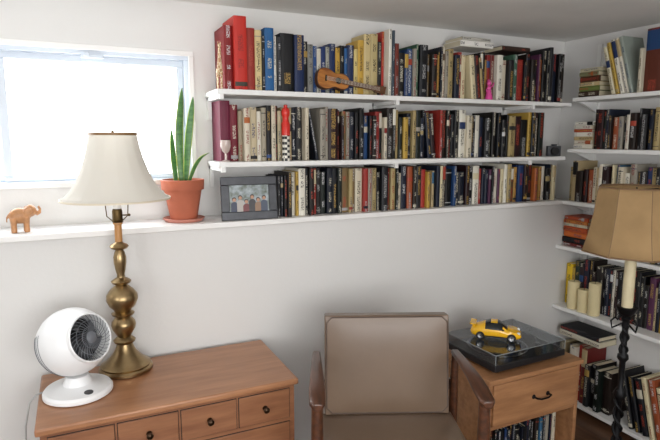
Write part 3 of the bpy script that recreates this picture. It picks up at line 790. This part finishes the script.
bm = new(); prism(bm, [(-.110, .066), (-.084, .064), (-.084, .060), (-.112, .061)], -.036, .036, axis='y')
for s in (-1, 1): box(bm, (-.1, s*.028-.002, .048), (-.09, s*.028+.002, .063))
mk('rear_wing', bm, M_yel, C, bevel=.001)
bm = new()
for s in (-1, 1): ell(bm, (.094, s*.030, .037), (.007, .0075, .007))
mk('headlights', bm, mat('headlight', 'e8e8e0', .1), C)
bm = new()
for s in (-1, 1): ell(bm, (.03, s*.049, .052), (.005, .005, .004))
box(bm, (-.06, -.0476, .016), (.06, .0476, .02)); box(bm, (.098, -.026, .018), (.1065, .026, .023)); mk('mirrors_and_sills', bm, M_tyre, C)

# ------------------------------------------------------------ candles
for y, h in ((-.105, .15), (-.235, .17), (-.17, .12)):
    cn = empty('pillar_candle', (2.398, y, .5505))
    bm = new(); lathe(bm, [(0, 0), (.029, 0), (.03, .004), (.03, h-.004), (.027, h), (.012, h-.004), (0, h-.005)], 36); mk('wax', bm, mat('cream_wax', 'dccda0', .45, var=.06), cn)
    bm = new(); tube(bm, [(0, 0, h-.006), (.001, 0, h+.008)], .0012, 6); mk('wick', bm, M_dark, cn)

# ------------------------------------------------------------ floor lamp
M_parch = translucent('parchment_shade', 'bf9f74', .3, .22)
M_lace = mat('leather_lacing', '7a5f42', .6)
FL = empty('floor_lamp', (1.968, -.72, 0))
bm = new()
SP_ = ((.138, 1.27), (.142, 1.245), (.150, 1.17), (.165, 1.09), (.185, 1.015))
lathe(bm, SP_, 8, phase=.2)
mk('shade', bm, M_parch, FL, solid=.003, ang=20)
bm = new()
for r, z in (SP_[0], SP_[-1]):
    tube(bm, [(r*math.cos(k*math.pi/4+.2), r*math.sin(k*math.pi/4+.2), z) for k in range(9)], .0035, 8)
for k in range(8):
    a = k*math.pi/4+.2; tube(bm, [(r*math.cos(a), r*math.sin(a), z) for r, z in SP_], .0018, 6)
mk('shade_lacing', bm, M_lace, FL)
bm = new(); lathe(bm, [(0, .79), (.021, .79), (.021, 1.02), (.018, 1.03), (0, 1.03)], 28); mk('candle_sleeve', bm, mat('ivory_sleeve', 'd3c6a2', .5, var=.1, vscale=20), FL)
bm = new(); lathe(bm, [(.012, 1.03), (.016, 1.06), (.028, 1.1), (.028, 1.12), (0, 1.15)], 24); mk('bulb', bm, M_bulb, FL)
bm = new()
lathe(bm, [(0, .75), (.012, .75), (.03, .765), (.038, .782), (.04, .79), (.036, .792), (.022, .79)], 28)
lathe(bm, [(.011, .752), (.02, .742), (.012, .73), (.016, .715), (.012, .70), (.011, .6), (.02, .59), (.022, .575), (.012, .56), (.011, .45), (.018, .44), (.026, .42), (.018, .4), (.011, .39), (.011, .2), (.03, .18), (.02, .15), (0, .14)], 24)
for s in range(2):
    pts = [(.016*math.cos(t*.55+s*math.pi), .016*math.sin(t*.55+s*math.pi), .44-t*.011) for t in range(24)]; tube(bm, pts, .006, 8)
    pts = [(.013*math.cos(t*.6+s*math.pi), .013*math.sin(t*.6+s*math.pi), .7-t*.01) for t in range(11)]; tube(bm, pts, .006, 8)
for k in range(3):
    a = k*2*math.pi/3+.4; c_, s_ = math.cos(a), math.sin(a)
    tube(bm, [(r*c_, r*s_, z) for r, z in ((.015, .18), (.06, .2), (.1, .17), (.13, .09), (.16, .02), (.19, .012), (.2, .03), (.19, .045))], [.01, .01, .01, .009, .009, .009, .007, .005], 10)
    tube(bm, [(r*c_, r*s_, z) for r, z in ((.015, .72), (.05, .70), (.055, .73), (.04, .745), (.03, .735))], [.004]*5, 8)
for k in range(3):
    a = k*2*math.pi/3; tube(bm, [(0, 0, 1.26), (.134*math.cos(a), .134*math.sin(a), 1.26)], .002, 6)
tube(bm, [(0, 0, 1.12), (0, 0, 1.27)], .003, 8)
mk('wrought_iron_stand', bm, M_black, FL, ang=50)

# ------------------------------------------------------------ lights / world / camera
wd = bpy.data.worlds.new('World'); scn.world = wd; wd.use_nodes = True
bg = wd.node_tree.nodes['Background']; bg.inputs[0].default_value = (.97, .985, 1, 1); bg.inputs[1].default_value = 3.2
def area(name, loc, rot, sx, sy, e, col=(1, 1, 1)):
    l = bpy.data.lights.new(name, 'AREA'); l.shape = 'RECTANGLE'; l.size = sx; l.size_y = sy; l.energy = e; l.color = col
    o = link(bpy.data.objects.new(name, l)); o.location = loc; o.rotation_euler = rot; return o
area('daylight_window_1', (-.14, .34, 1.54), (math.radians(-90), 0, 0), 1.15, .48, 15, (.96, .985, 1))
area('fill_light_rear', (.2, Y0+.22, 1.28), (math.radians(112), 0, 0), 2.1, 1.0, 38, (1, .99, .975))  # added soft fill behind the camera, tilted up to brighten the ceiling
area('fill_light_left', (X0+.02, -2.3, 1.28), (0, math.radians(-90), 0), 1.0, 1.3, 8, (1, .995, .985))  # added weak fill from the left, not a known source

cam = bpy.data.cameras.new('Camera'); cam.lens = 540/660*36; cam.sensor_width = 36; cam.clip_start = .02
co = link(bpy.data.objects.new('Camera', cam)); co.location = (0, -2.1, 1.45)
co.rotation_euler = (math.radians(90-8.4), 0, math.radians(-25.3)); scn.camera = co
